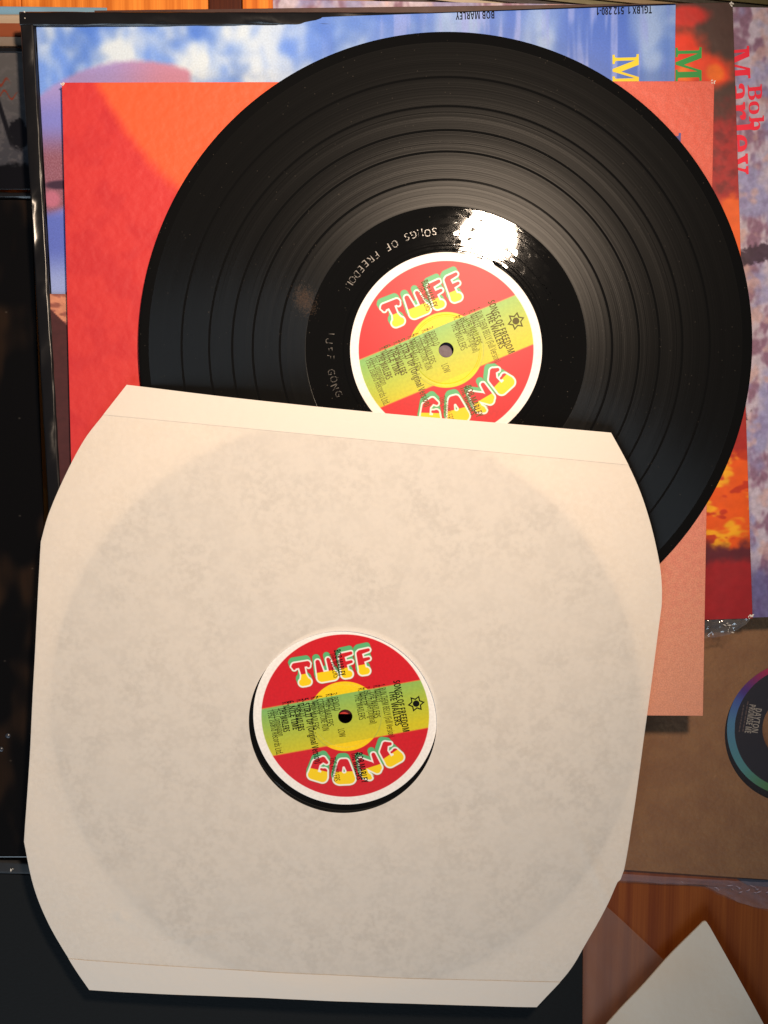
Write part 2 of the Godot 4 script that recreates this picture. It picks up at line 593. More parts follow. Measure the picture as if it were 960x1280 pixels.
func etching() -> ArrayMesh:
	# hand-scratched words in the run-out, read against the clock with their tops to the middle
	var st := SurfaceTool.new()
	st.begin(Mesh.PRIMITIVE_TRIANGLES)
	var rng := RandomNumberGenerator.new()
	rng.seed = 3
	for w in [["SONGS OF FREEDOM", 57.6, 264.0, 213.0], ["TUFF GONG", 57.4, 188.0, 158.0]]:
		var text: String = w[0]
		for k in text.length():
			if text[k] == " ":
				continue
			var ang := deg_to_rad(lerpf(w[2], w[3], float(k) / (text.length() - 1)))
			var r: float = w[1] + rng.randf_range(-0.5, 0.5)
			var f := lying(cos(ang) * r, sin(ang) * r, 1.39, rad_to_deg(ang) - 90.0 + rng.randf_range(-9, 9))
			letters(st, text[k], "Droid Sans", false, rng.randf_range(0.75, 1.05), f)
	# stroke pieces dropped at random to shape broken glints into the lettering
	var whole := st.commit().surface_get_arrays(0)
	st = SurfaceTool.new()
	st.begin(Mesh.PRIMITIVE_TRIANGLES)
	var order: PackedInt32Array = whole[Mesh.ARRAY_INDEX] if whole[Mesh.ARRAY_INDEX] != null else PackedInt32Array(range(whole[Mesh.ARRAY_VERTEX].size()))
	for k in range(0, order.size(), 3):
		if rng.randf() < 0.5:
			for i in 3:
				st.set_normal(Vector3.UP)
				st.set_uv(Vector2.ZERO)
				st.add_vertex(whole[Mesh.ARRAY_VERTEX][order[k + i]])
	# loose scratches and marks on the other side
	for k in 26:
		var ang := deg_to_rad(rng.randf_range(-62.0, -22.0) if k < 18 else rng.randf_range(-100.0, -84.0))
		var r := 57.5 + rng.randf_range(-1.0, 1.2)
		var f := lying(cos(ang) * r, sin(ang) * r, 1.39, rad_to_deg(ang) + 90.0 + rng.randf_range(-70, 70))
		var l := rng.randf_range(0.4, 1.5)
		for q in [[-l, -0.09], [l, -0.09], [l, 0.09], [-l, -0.09], [l, 0.09], [-l, 0.09]]:
			st.set_normal(Vector3.UP)
			st.set_uv(Vector2.ZERO)
			st.add_vertex(f * (Vector3(q[0] * 0.5, q[1], 0) * MM))
	return st.commit()


# ---------------------------------------------------------------- sleeves
func sleeve(called: String, label: String, q: Array, h: Callable, thick: float, cover: Material, edge: Material, group := "") -> Node3D:
	# a card sleeve: a printed front board, a back board and the folded spine between them
	var o := thing(called, label, "record sleeve", group)
	part("front_panel", sheet(q, 0.42, 16, h, 0.3), cover, o)
	var inner := []
	var mid: Vector2 = (q[0] + q[1] + q[2] + q[3]) / 4.0
	for p in q:
		inner.append(p + (mid - p).normalized() * 0.45)
	part("back_panel", sheet(inner, 0.42, 8, func(x, z): return h.call(x, z) - thick + 0.42, 0.2), edge, o)
	return o


func chip(p: Vector2, y: float, s: float, seed_at: int) -> ArrayMesh:
	# bare white board where a corner has frayed
	var rng := RandomNumberGenerator.new()
	rng.seed = seed_at
	var st := SurfaceTool.new()
	st.begin(Mesh.PRIMITIVE_TRIANGLES)
	for k in 7:
		var a := p + Vector2(rng.randf_range(-1, 1), rng.randf_range(-1, 1)) * s
		var d := Vector2.from_angle(rng.randf() * TAU) * s * rng.randf_range(0.4, 1.0)
		var t := [a + d, a + d.rotated(1.2) * 0.5, a - d * 0.6, a + d.rotated(-1.3) * 0.5]
		var yy := y + rng.randf_range(0.05, 0.35)
		for i in [0, 1, 2, 0, 2, 3]:
			st.set_normal(Vector3.UP)
			st.set_uv(Vector2.ZERO)
			st.add_vertex(Vector3(t[i].x, yy + (0.25 if i == 0 else 0.0), t[i].y) * MM)
	return st.commit()


func square(tl: Vector2, along: Vector2, side: float) -> Array:
	var d := along.normalized()
	var n := Vector2(-d.y, d.x)
	return [tl, tl + d * side, tl + d * side + n * side, tl + n * side]


func wood_texture() -> ImageTexture:
	return ImageTexture.create_from_image(image_of(512, 1024, func(u: float, v: float) -> Color:
		var x := u * 110.0
		var z := v * 330.0
		var bend := noise.get_noise_2d(x * 0.5, z * 0.12) * 9.0 + noise.get_noise_2d(x * 1.2, z * 0.1 + 70.0) * 3.0
		var ring := noise.get_noise_2d((x + bend) * 4.2, z * 0.05) * 0.5 + 0.5
		var fine := n01(x * 9.0, z * 0.35, 1.6)
		var fine2 := n01(x * 30.0 + 50.0, z * 0.9, 1.2)
		var t := clampf(0.45 * smoothstep(0.3, 0.9, ring) + 0.22 * fine + 0.34 * fine2 - 0.05, 0, 1)
		var c := Color(0.98, 0.64, 0.33).lerp(Color(0.72, 0.38, 0.14), t)
		var kx := x - 78.0
		var kz := z - 210.0
		var knot := exp(-(kx * kx + kz * kz * 0.4) / 30.0)
		return c.lerp(Color(0.30, 0.13, 0.05), clampf(knot, 0, 1))))


func _ready() -> void:
	noise.seed = 11
	noise.frequency = 0.03
	noise.noise_type = FastNoiseLite.TYPE_SIMPLEX_SMOOTH
	noise.fractal_type = FastNoiseLite.FRACTAL_NONE

	# ------------------------------------------------ camera
	var cam := Camera3D.new()
	cam.name = "camera"
	cam.fov = 2.0 * rad_to_deg(atan(640.0 / 1035.0))
	cam.near = 0.02
	cam.far = 20.0
	cam.position = Vector3(0, 0.447, 0)
	add_child(cam)
	var tl := deg_to_rad(4.2)
	var fw := Vector3(0, -cos(tl), sin(tl))
	cam.basis = Basis(Vector3.RIGHT, Vector3.RIGHT.cross(fw), -fw)
	cam.current = true

	# ------------------------------------------------ the dim room and its lamps
	var env := Environment.new()
	env.background_mode = Environment.BG_COLOR
	env.background_color = Color(0.155, 0.165, 0.185)
	env.background_energy_multiplier = 1.0
	env.tonemap_mode = Environment.TONE_MAPPER_LINEAR
	env.tonemap_exposure = 1.0
	env.sdfgi_enabled = true
	env.ssao_enabled = true
	env.ssil_enabled = true
	var we := WorldEnvironment.new()
	we.name = "room_air"
	we.environment = env
	add_child(we)

	var lamp := SpotLight3D.new()   # the warm shaded desk lamp over the table, up and to the right of the bare record
	lamp.name = "desk_lamp"
	lamp.light_color = Color(1.0, 0.895, 0.785)
	lamp.light_energy = 0.525
	lamp.light_size = 0.028
	lamp.spot_range = 6.0
	lamp.spot_attenuation = 2.0
	lamp.spot_angle = 51.0
	lamp.spot_angle_attenuation = 1.0
	lamp.shadow_enabled = true
	add_child(lamp)
	lamp.look_at_from_position(Vector3(0.1214, 0.528, -0.2317), Vector3(-0.16, 0.03, -0.01), Vector3.UP)

	var window := AreaLight3D.new()   # the cool window behind the viewer
	window.name = "window_light"
	window.area_size = Vector2(1.2, 1.1)
	window.light_color = Color(0.84, 0.93, 1.0)
	window.light_energy = 2.1
	window.area_range = 8.0
	window.area_attenuation = 2.0
	window.shadow_enabled = true
	add_child(window)
	window.look_at_from_position(Vector3(-0.5, 1.0, 1.7), Vector3(0, 0, 0), Vector3.UP)

	# ------------------------------------------------ shared materials
	var card := flat(paint(214, 196, 170), 0.8)
	var white_card := flat(Color(0.86, 0.84, 0.80), 0.8)
	var black_print := flat(Color(0.06, 0.06, 0.06), 0.6, 0.2)

	# ------------------------------------------------ the pine table, plank by plank
	var table := thing("pine_table", "orange pine table of long planks with darker joints under everything", "table")
	var wood_tex := wood_texture()
	var x0 := -430.0
	var widths := [150.0, 92.0, 97.0, 17.4, 98.0, 62.0, 150.0, 118.0, 140.0]
	for k in widths.size():
		var m := StandardMaterial3D.new()
		m.albedo_texture = wood_tex
		m.albedo_color = [Color(0.9, 0.8, 0.7), Color(0.95, 0.86, 0.7), Color(1, 0.96, 0.8), Color(0.32, 0.22, 0.22), Color(1, 0.93, 0.72), Color(0.85, 0.7, 0.5), Color(0.55, 0.47, 0.37), Color(0.55, 0.46, 0.36), Color(0.7, 0.5, 0.4)][k]
		m.uv1_offset = Vector3(k * 0.37, k * 0.23, 0)
		m.roughness = 0.42
		var a: float = x0 + 0.25
		var b: float = x0 + widths[k] - 0.25
		part("plank", sheet([Vector2(a, -520), Vector2(b, -520), Vector2(b, 480), Vector2(a, 480)], 22.0, 3, func(_x, _z): return 0.0, 0.5), m, table)
		x0 += widths[k]

	# ------------------------------------------------ the open box
	var black_gloss := flat(Color(0.085, 0.085, 0.095), 0.28)
	grain(black_gloss, 0.03, 0.06)
	black_gloss.uv1_scale = Vector3(3, 1, 1)
	var black_matte := flat(Color(0.10, 0.10, 0.11), 0.7)
	var box := thing("open_box", "open black glossy box tray with worn corner holding the stacked record sleeves", "box")
	var bt := [Vector2(-175.2, -211.6), Vector2(140, -213.4), Vector2(147.0, 100.5), Vector2(-166.4, 102.0)]
	part("base", sheet(bt, 2.0, 2, func(_x, _z): return 2.4, 0.2), black_matte, box)
	for k in 4:
		var a: Vector2 = bt[k]
		var b: Vector2 = bt[(k + 1) % 4]
		var d := (b - a).normalized() * 3.4
		if k % 2:
			d = -d
		var hgt: float = [24.5, 18.0, 18.0, 24.5][k]
		part("wall", rounded_bar(Vector3(a.x - d.x, 0.4, a.y - d.y), Vector3(b.x + d.x, 0.4, b.y + d.y), 6.8, hgt, 1.3, [4.6, 0.0, 0.0, 0.0][k]), black_gloss, box)
	part("lining", sheet([Vector2(-171.5, -207.8), Vector2(-169.9, -207.8), Vector2(-161.6, 98), Vector2(-163.2, 98)], 18.0, 12, func(x, _z): return 21.0 + noise.get_noise_2d(x * 9.0, _z) * 0.5, 0.4), black_gloss, box)
	part("rim_glint", chip(Vector2(-177.2, -213.4), 24.3, 1.4, 4), white_card, box)
	part("rim_glint", chip(Vector2(-172.9, -209.8), 22.6, 1.0, 5), white_card, box)

	# ------------------------------------------------ the stacked covers, lowest first
	var tilt := 0.0
	var pale_h := func(x: float, z: float) -> float: return 20.0 + tilt * x
	var flame_h := func(x: float, z: float) -> float: return 21.4 + tilt * x
	var blue_h := func(x: float, z: float) -> float: return 22.8 + tilt * x
	var brown_h := func(x: float, z: float) -> float: return 23.7 + tilt * x
	var red_h := func(x: float, z: float) -> float: return 27.5 + tilt * x

	var pale_mat := art(640, 640, func(u: float, v: float) -> Color:
		var x := u * 315.0 - 227.0
		var z := v * 306.0
		var a := fbm(x, z, 1.1)
		var b := fbm(x + 200.0, z * 0.6 + 90.0, 2.6)
		var f := fbm(x, z, 9.0)
		var c := paint(196, 172, 160).lerp(paint(142, 100, 104), smoothstep(0.42, 0.68, b))
		c = c.lerp(paint(150, 140, 156), smoothstep(0.45, 0.7, a) * 0.8)
		c = c.lerp(paint(206, 158, 132), smoothstep(0.52, 0.75, fbm(x + 40.0, z + 300.0, 1.8)) * 0.7)
		for s in [[15.0, 120.0, 14.0, 5.0], [0.0, 126.0, 8.0, 5.0], [4.0, 203.0, 9.0, 4.0]]:
			var d := Vector2((x - s[0]) / s[2], (z - s[1] + (x - s[0]) * 0.25) / s[3]).length() + (f - 0.5) * 0.9
			c = c.lerp(paint(62, 40, 48), 0.9 * (1.0 - smoothstep(0.7, 1.15, d)))
		c = c.lerp(paint(96, 84, 112), smoothstep(268.0, 290.0, z + (a - 0.5) * 30.0) * 0.8)
		return c * (0.9 + 0.22 * f), 0.42)
	var pale_cover := sleeve("pale_sleeve", "pale pink and grey rock-patterned record sleeve, lowest of the stack at the right edge", [Vector2(-55, -223.0), Vector2(260, -218.0), Vector2(263, 84.5), Vector2(-52, 94.0)], pale_h, 1.3, pale_mat, card)
	var st := SurfaceTool.new()
	st.begin(Mesh.PRIMITIVE_TRIANGLES)
	letters(st, "Marley", "Droid Serif", true, 13.0, lying(177.0, -169.5, 20.06, 85.5), 62.0)
	letters(st, "Bob", "Droid Serif", true, 7.0, lying(185.4, -171.0, 20.10, 85.5), 22.0)
	part("title", st.commit(), flat(paint(232, 26, 44, 0.75), 0.5), pale_cover)

	var flame_mat := art(640, 640, func(u: float, v: float) -> Color:
		var x := u * 315.0 - 315.0
		var z := v * 315.0
		var w := (fbm(x, z, 1.6) - 0.5) * 26.0 + (fbm(x, z, 5.0) - 0.5) * 10.0
		var f := fbm(x, z * 1.2, 3.0)
		var c := paint(74, 46, 34)
		var blob := func(cx: float, cz: float, rx: float, rz: float) -> float:
			return 1.0 - smoothstep(0.55, 1.25, Vector2((x - cx) / rx, (z - cz) / rz).length() + w * 0.016)
		c = c.lerp(paint(206, 40, 28), blob.call(-24.0, 6.0, 12.0, 6.0))
		c = c.lerp(paint(238, 52, 18), blob.call(-26.0, 27.0, 15.0, 15.0))
		c = c.lerp(paint(250, 120, 24), blob.call(-24.0, 34.0, 6.0, 5.0))
		c = c.lerp(paint(238, 60, 18), blob.call(-12.0, 33.0, 12.0, 9.0))
		c = c.lerp(paint(250, 118, 20), blob.call(-10.0, 34.0, 5.0, 5.0) * 0.8)
		var low := smoothstep(44.0, 62.0, z + w * 0.6)
		c = c.lerp(paint(178, 34, 30).lerp(paint(120, 26, 26), smoothstep(0.3, 0.85, f)), low)
		c = c.lerp(paint(246, 96, 22), smoothstep(88.0, 96.0, z + w * 0.5 + x * 0.5) * (1.0 - smoothstep(120.0, 150.0, z)))
		c = c.lerp(paint(170, 32, 22), smoothstep(196.0, 206.0, z + w * 0.4))
		var fire := smoothstep(222.0, 228.0, z + w * 0.4)
		c = c.lerp(paint(236, 84, 14).lerp(paint(248, 160, 20), smoothstep(0.42, 0.66, fbm(x, z * 1.8, 1.4))).lerp(paint(190, 46, 18), smoothstep(0.56, 0.7, fbm(x + 70.0, z * 1.6, 1.7)) * 0.9), fire)
		c = c.lerp(paint(96, 30, 34), smoothstep(272.0, 279.0, z + w * 0.35))
		c = c.lerp(paint(158, 28, 28), smoothstep(281.0, 287.0, z + w * 0.2))
		return c * (0.94 + 0.12 * f), 0.5)
	grain(flame_mat, 0.02, 0.1)
	var fq := [Vector2(-143.0, -217.0), Vector2(172.0, -220.7), Vector2(191.9, 86.8), Vector2(-125.0, 97.0)]
	var flame := sleeve("flame_sleeve", "red and orange fiery-sky record sleeve with green letter and frayed top corner", fq, flame_h, 1.4, flame_mat, card)
	st = SurfaceTool.new()
	st.begin(Mesh.PRIMITIVE_TRIANGLES)
	letters(st, "Marley", "Droid Serif", true, 13.0, lying(151.4, -167.5, 21.46, 88.5), 64.0)
	part("title", st.commit(), flat(paint(40, 150, 58), 0.5), flame)
	part("rim_glint", chip(Vector2(171.0, -219.5), 21.4, 0.9, 8), white_card, flame)
	part("rim_glint", chip(Vector2(190.8, 85.8), 21.4, 1.1, 9), white_card, flame)

	var blue_mat := art(768, 768, func(u: float, v: float) -> Color:
		var x := u * 315.0
		var z := v * 315.0
		var streak := fbm(x * 1.3, z * 0.25, 0.8)
		var cloud := fbm(x, z * 0.8, 0.9)
		var wisp := fbm(x * 2.0 + 100.0, z * 0.2, 1.3)
		var c := paint(112, 146, 198).lerp(paint(76, 110, 176), smoothstep(90.0, 260.0, x))
		c = c.lerp(paint(176, 192, 210), smoothstep(0.4, 0.8, streak) * 0.8)
		c = c.lerp(paint(220, 220, 214), smoothstep(0.3, 0.7, cloud) * (1.0 - smoothstep(90.0, 190.0, x)) * 0.95)
		c = c.lerp(paint(150, 160, 204), smoothstep(0.56, 0.72, wisp) * smoothstep(120.0, 200.0, x) * 0.8)
		c = c.lerp(paint(64, 104, 170), smoothstep(0.46, 0.8, fbm(x + 210.0, z, 0.9)) * 0.5)
		# the lilac hill at the left
		var top := 18.0 + 14.0 * pow(absf(x - 46.0) / 44.0, 2.2) + (fbm(x, z, 6.0) - 0.5) * 1.2
		var hill := smoothstep(top - 1.6, top + 2.4, z) * (1.0 - smoothstep(73.0, 77.0, x))
		var hc := paint(166, 142, 172).lerp(paint(198, 132, 136), smoothstep(30.0, 66.0, x)).lerp(paint(132, 126, 172), smoothstep(28.0, 46.0, z))
		var warm := smoothstep(46.0, 66.0, z) * (1.0 - smoothstep(88.0, 94.0, z + (x - 6.0) * 0.5))
		hc = hc.lerp(paint(126, 66, 66).lerp(paint(166, 110, 106), n01(x, z, 40.0)), warm * 0.95)
		var brow := 1.0 - smoothstep(0.6, 1.2, Vector2((x - 8.0) / 9.0, (z - 78.0) / 2.4).length())
		hc = hc.lerp(paint(66, 44, 52), brow)
		var pink := 1.0 - smoothstep(0.6, 1.2, Vector2((x - 3.0) / 4.5, (z - 85.0) / 4.5).length())
		hc = hc.lerp(paint(186, 104, 108), pink)
		hc = hc.lerp(paint(96, 106, 160).lerp(paint(150, 156, 178), smoothstep(108.0, 128.0, z)), smoothstep(88.0, 96.0, z))
		c = c.lerp(hc, hill)
		return c * (0.96 + 0.08 * n01(x, z, 30.0)), 0.38)
	var bq := [Vector2(-171.4, -208.6), Vector2(143.5, -218.9), Vector2(147.0, 96.0), Vector2(-162.6, 99.0)]
	var blue := sleeve("blue_sky_sleeve", "blue cloudy-sky record sleeve with yellow letter, topmost cover inside the black box", bq, blue_h, 1.3, blue_mat, white_card)
	st = SurfaceTool.new()
	st.begin(Mesh.PRIMITIVE_TRIANGLES)
	letters(st, "Marley", "Droid Serif", true, 13.0, lying(119.9, -164.0, 22.86, 88.5), 63.0)
	part("title", st.commit(), flat(paint(244, 208, 20), 0.5), blue)
	st = SurfaceTool.new()
	st.begin(Mesh.PRIMITIVE_TRIANGLES)
	letters(st, "TGLBX 1  512 280-1", "Droid Sans", true, 0.95, lying(118.0, -216.2, 22.86, 178.2), 27.0)
	letters(st, "BOB MARLEY", "Droid Sans", true, 0.85, lying(44.9, -213.9, 22.86, 178.2), 19.0)
	part("spine_lettering", st.commit(), black_print, blue)
	var fold := flat(paint(74, 96, 150), 0.4)
	part("spine_fold", sheet([Vector2(20.0, -215.2), Vector2(143.2, -219.6), Vector2(143.3, -218.8), Vector2(20.0, -214.6)], 1.2, 6, func(_x, _z): return 22.75, 0.3), fold, blue)

	var brown_mat := art(384, 384, func(u: float, v: float) -> Color:
		var x := u * 315.0
		var z := v * 315.0
		var f := fbm(x, z, 5.0)
		var c := paint(206, 128, 86).lerp(paint(150, 82, 60), smoothstep(0.5, 0.7, fbm(x + z, z - x, 2.4)))
		c = c.lerp(paint(72, 32, 28), smoothstep(-0.7, 0.7, z - 11.0 - x * 1.75))
		return c * (0.9 + 0.2 * f), 0.5)
	sleeve("brown_sleeve", "dark brown record sleeve with an orange corner, showing under the red sleeve's left edge", [Vector2(-169.9, -79.0), Vector2(138.0, -75.0), Vector2(140.0, 94.0), Vector2(-162.8, 95.0)], brown_h, 0.8, brown_mat, card)

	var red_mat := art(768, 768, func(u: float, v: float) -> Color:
		var x := u * 315.0
		var z := v * 315.0
		var f := fbm(x, z, 8.0)
		var g := n01(x, z, 46.0)
		var c := paint(212, 50, 42).lerp(paint(204, 44, 40), smoothstep(0.4, 0.7, fbm(x, z, 1.2)))
		# a second, more orange field beyond a round border
		var border := 66.0 * (1.0 - pow(clampf(1.0 - (x - 14.0) / 66.0, 0, 1), 1.9)) - 4.0
		if x > 80.0:
			border = 62.0 + (x - 80.0) * 2.4
		var field := (1.0 - smoothstep(-7.0, 6.0, z - border * 1.0 - (fbm(x, z, 4.0) - 0.5) * 3.0)) * smoothstep(12.0, 16.0, x)
		c = c.lerp(paint(240, 88, 40), field)
		c = c.lerp(paint(226, 66, 42), smoothstep(90.0, 190.0, z) * smoothstep(0.0, 60.0, x) * 0.7)
		# the right-hand side: rough brick red above, peach below
		var right := smoothstep(190.0, 250.0, x)
		var rc := paint(224, 92, 62).lerp(paint(222, 124, 88), smoothstep(70.0, 200.0, z)).lerp(paint(220, 140, 96), smoothstep(190.0, 300.0, z + (f - 0.5) * 60.0))
		c = c.lerp(rc, right)
		# dark purple-brown patch painted into the art so the record's hole looks shaded
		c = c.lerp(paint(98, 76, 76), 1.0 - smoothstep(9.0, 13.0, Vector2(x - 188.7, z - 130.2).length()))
		var speck := lerpf(0.05, 0.26, right)
		return c * (1.0 - speck * 0.5 + speck * (0.85 * g + 0.15 * f)), 0.55)
	grain(red_mat, 0.09, 0.10)
	red_mat.uv1_scale = Vector3(1, 1, 1)
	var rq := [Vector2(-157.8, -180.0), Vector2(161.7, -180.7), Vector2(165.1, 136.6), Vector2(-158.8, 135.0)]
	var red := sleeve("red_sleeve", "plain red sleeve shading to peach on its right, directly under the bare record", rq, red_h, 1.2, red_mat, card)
	st = SurfaceTool.new()
	st.begin(Mesh.PRIMITIVE_TRIANGLES)
	letters(st, "Marley", "Droid Serif", true, 13.0, lying(139.0, -124.2, 27.56, 90.5), 64.0)
	part("title", st.commit(), flat(paint(84, 74, 120), 0.5), red)
	part("rim_glint", chip(Vector2(-157.2, -179.4), 27.4, 0.8, 21), white_card, red)
	part("rim_glint", chip(Vector2(161.0, -180.0), 27.4, 0.8, 22), white_card, red)

	# clear plastic lip below the flame cover
	var clear := flat(Color(0.95, 0.96, 1.0, 0.03), 0.06)
	clear.transparency = BaseMaterial3D.TRANSPARENCY_ALPHA
	var lip := thing("plastic_lining", "clear crumpled plastic lining poking out below the fiery red sleeve", "plastic bag")
	part("film", polar(outline([[Vector2(150, 80), Vector2(191.4, 86.0)], [Vector2(191.4, 86.0), Vector2(189, 89.8), Vector2(179.0, 96.6), Vector2(167, 98.1), Vector2(150, 98.4)], [Vector2(150, 98.4), Vector2(150, 80)]], 1.2), Vector2(170, 90), 0.0, 10, 0.08, func(x, z): return 20.6 + noise.get_noise_2d(x * 8.0, z * 8.0) * 0.9 - 0.03 * maxf(0, z - 88.0) * (z - 88.0), Rect2(150, 80, 42, 20)), clear, lip)
	var fold_glint_st := SurfaceTool.new()
	fold_glint_st.begin(Mesh.PRIMITIVE_TRIANGLES)
	var rng := RandomNumberGenerator.new()
	rng.seed = 17
	for k in 8:  # pale flakes added as the glints on the crumpled film
		var p := Vector2(rng.randf_range(176.0, 182.5), rng.randf_range(89.2, 95.5))
		var d := Vector2.from_angle(rng.randf_range(-0.2, 1.9)) * rng.randf_range(0.4, 1.3)
		var n := Vector2(-d.y, d.x).normalized() * 0.3
		var y := 21.0
		for q in [[p - d, 0.0], [p + n, 0.7], [p + d, 0.1], [p - d, 0.0], [p + d, 0.1], [p - n, 0.0]]:
			fold_glint_st.set_smooth_group(-1)
			fold_glint_st.add_vertex(Vector3(q[0].x, y + q[1], q[0].y) * MM)
	fold_glint_st.generate_normals()
	part("crease_glint", fold_glint_st.commit(), flat(Color(0.8, 0.8, 0.8, 0.55), 0.05, 0.9), lip)

	# ------------------------------------------------ the two records
	var label_mat := StandardMaterial3D.new()
	label_mat.albedo_texture = ImageTexture.create_from_image(label_image())
	label_mat.roughness = 0.46
	label_mat.metallic_specular = 0.42
	var disc := lathe(record_profile(), 288)
	var print_mesh := label_print()
	var bare := make_record("bare black long-playing record with a bright glint beside its label", vinyl_material(true, 2), label_mat, print_mesh, flat(Color(0.40, 0.37, 0.24), 0.6, 0.2), disc)  # greyed print: lamp glare over this label put into its colour
	var scratch := flat(Color(0.30, 0.28, 0.26), 0.3, 0.7)
	part("runout_etching", etching(), scratch, bare, "stuff")
	tilted(bare, Vector3(30.9, 30.5 - 1.75, -50.2), Vector3(0.006, 1, -0.005), deg_to_rad(-22.4))
	bare.scale = Vector3.ONE * 1.01
	bare.get_node("runout_etching").rotation.y = deg_to_rad(-22.4)

	var sleeved := make_record("second black record inside the white paper sleeve, only its red, gold and green label showing", vinyl_material(false, 6), label_mat, print_mesh, black_print, disc)

	# ------------------------------------------------ the white paper inner sleeve
	var c2 := Vector2(-20.0, 135.0)
	var drop := func(x: float, z: float) -> float:
		var d := maxf(0.0, Vector2(x, z).distance_to(c2) - 151.5)
		return (0.0018 if z < 130.0 else 0.0011) * d * d
	var lift := func(x: float, z: float) -> float:
		var e := clampf((Vector2(x, z).distance_to(c2) - 146.5) / 20.0, 0, 1)
		return e * e * (3 - 2 * e)
	var front_h := func(x: float, z: float) -> float:
		var wave := noise.get_noise_2d(x * 0.45, z * 0.45 + 40.0) * 0.5 + noise.get_noise_2d(x * 1.3 + 9.0, z * 1.3) * 0.12
		var crease := Vector2(x - 112.0, z - 222.0).rotated(deg_to_rad(24.0))
		wave += 0.5 * exp(-crease.x * crease.x / 8.0) * exp(-crease.y * crease.y / 700.0)
		for c in [[-140.0, 245.0, -38.0, 9.0, 0.35], [-95.0, 255.0, 12.0, 16.0, 0.25], [60.0, 40.0, 70.0, 22.0, 0.2], [-120.0, 20.0, 55.0, 14.0, 0.25], [104.0, 150.0, 80.0, 20.0, 0.3]]:
			var q := Vector2(x - c[0], z - c[1]).rotated(deg_to_rad(c[2]))
			wave += c[4] * exp(-q.y * q.y / 4.0) * exp(-q.x * q.x / (c[3] * c[3]))
		return 36.0 - 0.034 * z + 0.006 * x - drop.call(x, z) - lift.call(x, z) + wave * 0.8
	var back_h := func(x: float, z: float) -> float:
		return 36.0 - 0.034 * z + 0.006 * x - drop.call(x, z) - 2.7 + lift.call(x, z) * 1.2
	tilted(sleeved, Vector3(-19.9, 36.0 - 0.034 * 135.8 - 0.12 - 0.5 - 1.75, 135.8), Vector3(-0.006, 1, 0.034), deg_to_rad(-10.75))
	var raw := [[-128.2, -33.0, -71.2, -26.0, -0.4, -18.7, 63.4, -13.4, 113.1, -9.2], [113.1, -9.2, 122.1, 6.8, 128.4, 20.4, 133.9, 36.5, 138.8, 56.3, 140.5, 69.8, 140.6, 78.4], [140.6, 78.4, 134.6, 135.2, 130.2, 182.4, 125.8, 219.1, 122.6, 225.8], [122.6, 225.8, 115.6, 243.3, 106.9, 260.6, 98.1, 277.2, 81.9, 297.4], [81.9, 297.4, -34.2, 292.2, -80.4, 291.0, -158.7, 289.4], [-158.7, 289.4, -167.5, 273.9, -179.0, 250.8, -185.5, 229.8, -189.1, 204.6], [-189.1, 204.6, -182.0, 142.4, -173.2, 45.5], [-173.2, 45.5, -168.9, 31.8, -160.7, 13.6, -150.3, -5.2, -140.0, -18.3, -128.2, -33.0]]
	var runs := []
	for r in raw:
		var run := []
		for k in range(0, r.size(), 2):
			run.append(Vector2(r[k], r[k + 1]))
		runs.append(run)
	var edge := outline(runs, 3.0)
	var frame := Rect2(-195, -40, 340, 340)
	# thin paper: where its fibres lie loosely what is under it shows through
	var size := 768
	var pb := PackedByteArray()
	pb.resize(size * size * 4)
	for j in size:
		for i in size:
			var x := i * 0.4427
			var z := j * 0.4427
			var a := 0.55 * fbm(x, z, 2.6) + 0.27 * n01(x + 31.0, z, 9.0) + 0.18 * n01(x, z + 17.0, 33.0)
			var b := fbm(x + 77.0, z, 10.0)
			var through := clampf(0.01 + 0.085 * smoothstep(0.34, 0.7, a) * (0.5 + b) * (0.35 + 1.1 * n01(x + 500.0, z, 0.9)) + 0.03 * (b - 0.5), 0.0, 0.3)
			var t := 0.985 + 0.03 * (b - 0.5)
			var k := (j * size + i) * 4
			pb[k] = int(249 * t)
			pb[k + 1] = int(241 * t)
			pb[k + 2] = int(230 * t)
			pb[k + 3] = int((1.0 - through) * 255)
	var thin_paper := StandardMaterial3D.new()
	thin_paper.albedo_texture = ImageTexture.create_from_image(Image.create_from_data(size, size, false, Image.FORMAT_RGBA8, pb))
	thin_paper.transparency = BaseMaterial3D.TRANSPARENCY_ALPHA
	thin_paper.roughness = 0.75
	thin_paper.metallic_specular = 0.3
	thin_paper.cull_mode = BaseMaterial3D.CULL_DISABLED
	thin_paper.backlight_enabled = true
	thin_paper.backlight = Color(0.8, 0.8, 0.8)
	grain(thin_paper, 0.08, 0.05)
	var paper := flat(Color(0.895, 0.865, 0.825), 0.75, 0.3)
	grain(paper, 0.08, 0.05)
	var strip_paper := flat(Color(0.872, 0.838, 0.795), 0.75, 0.3)
	grain(strip_paper, 0.08, 0.05)
	var old_paper := flat(Color(0.80, 0.765, 0.71), 0.75, 0.3)
	grain(old_paper, 0.05, 0.08)
	var inner := thing("paper_sleeve", "large white paper inner sleeve with rounded shoulders and a round centre window", "paper sleeve")
	part("front_sheet", polar(edge, Vector2(-21.2, 139.2), 48.2, 36, 0.0, front_h, frame), thin_paper, inner)
	part("back_sheet", polar(edge, Vector2(-21.2, 139.2), 48.2, 14, 0.1, back_h, frame), paper, inner)
	# folded, doubled strips along the two ends
	var strip_h := func(x: float, z: float) -> float: return front_h.call(x, z) + 0.22
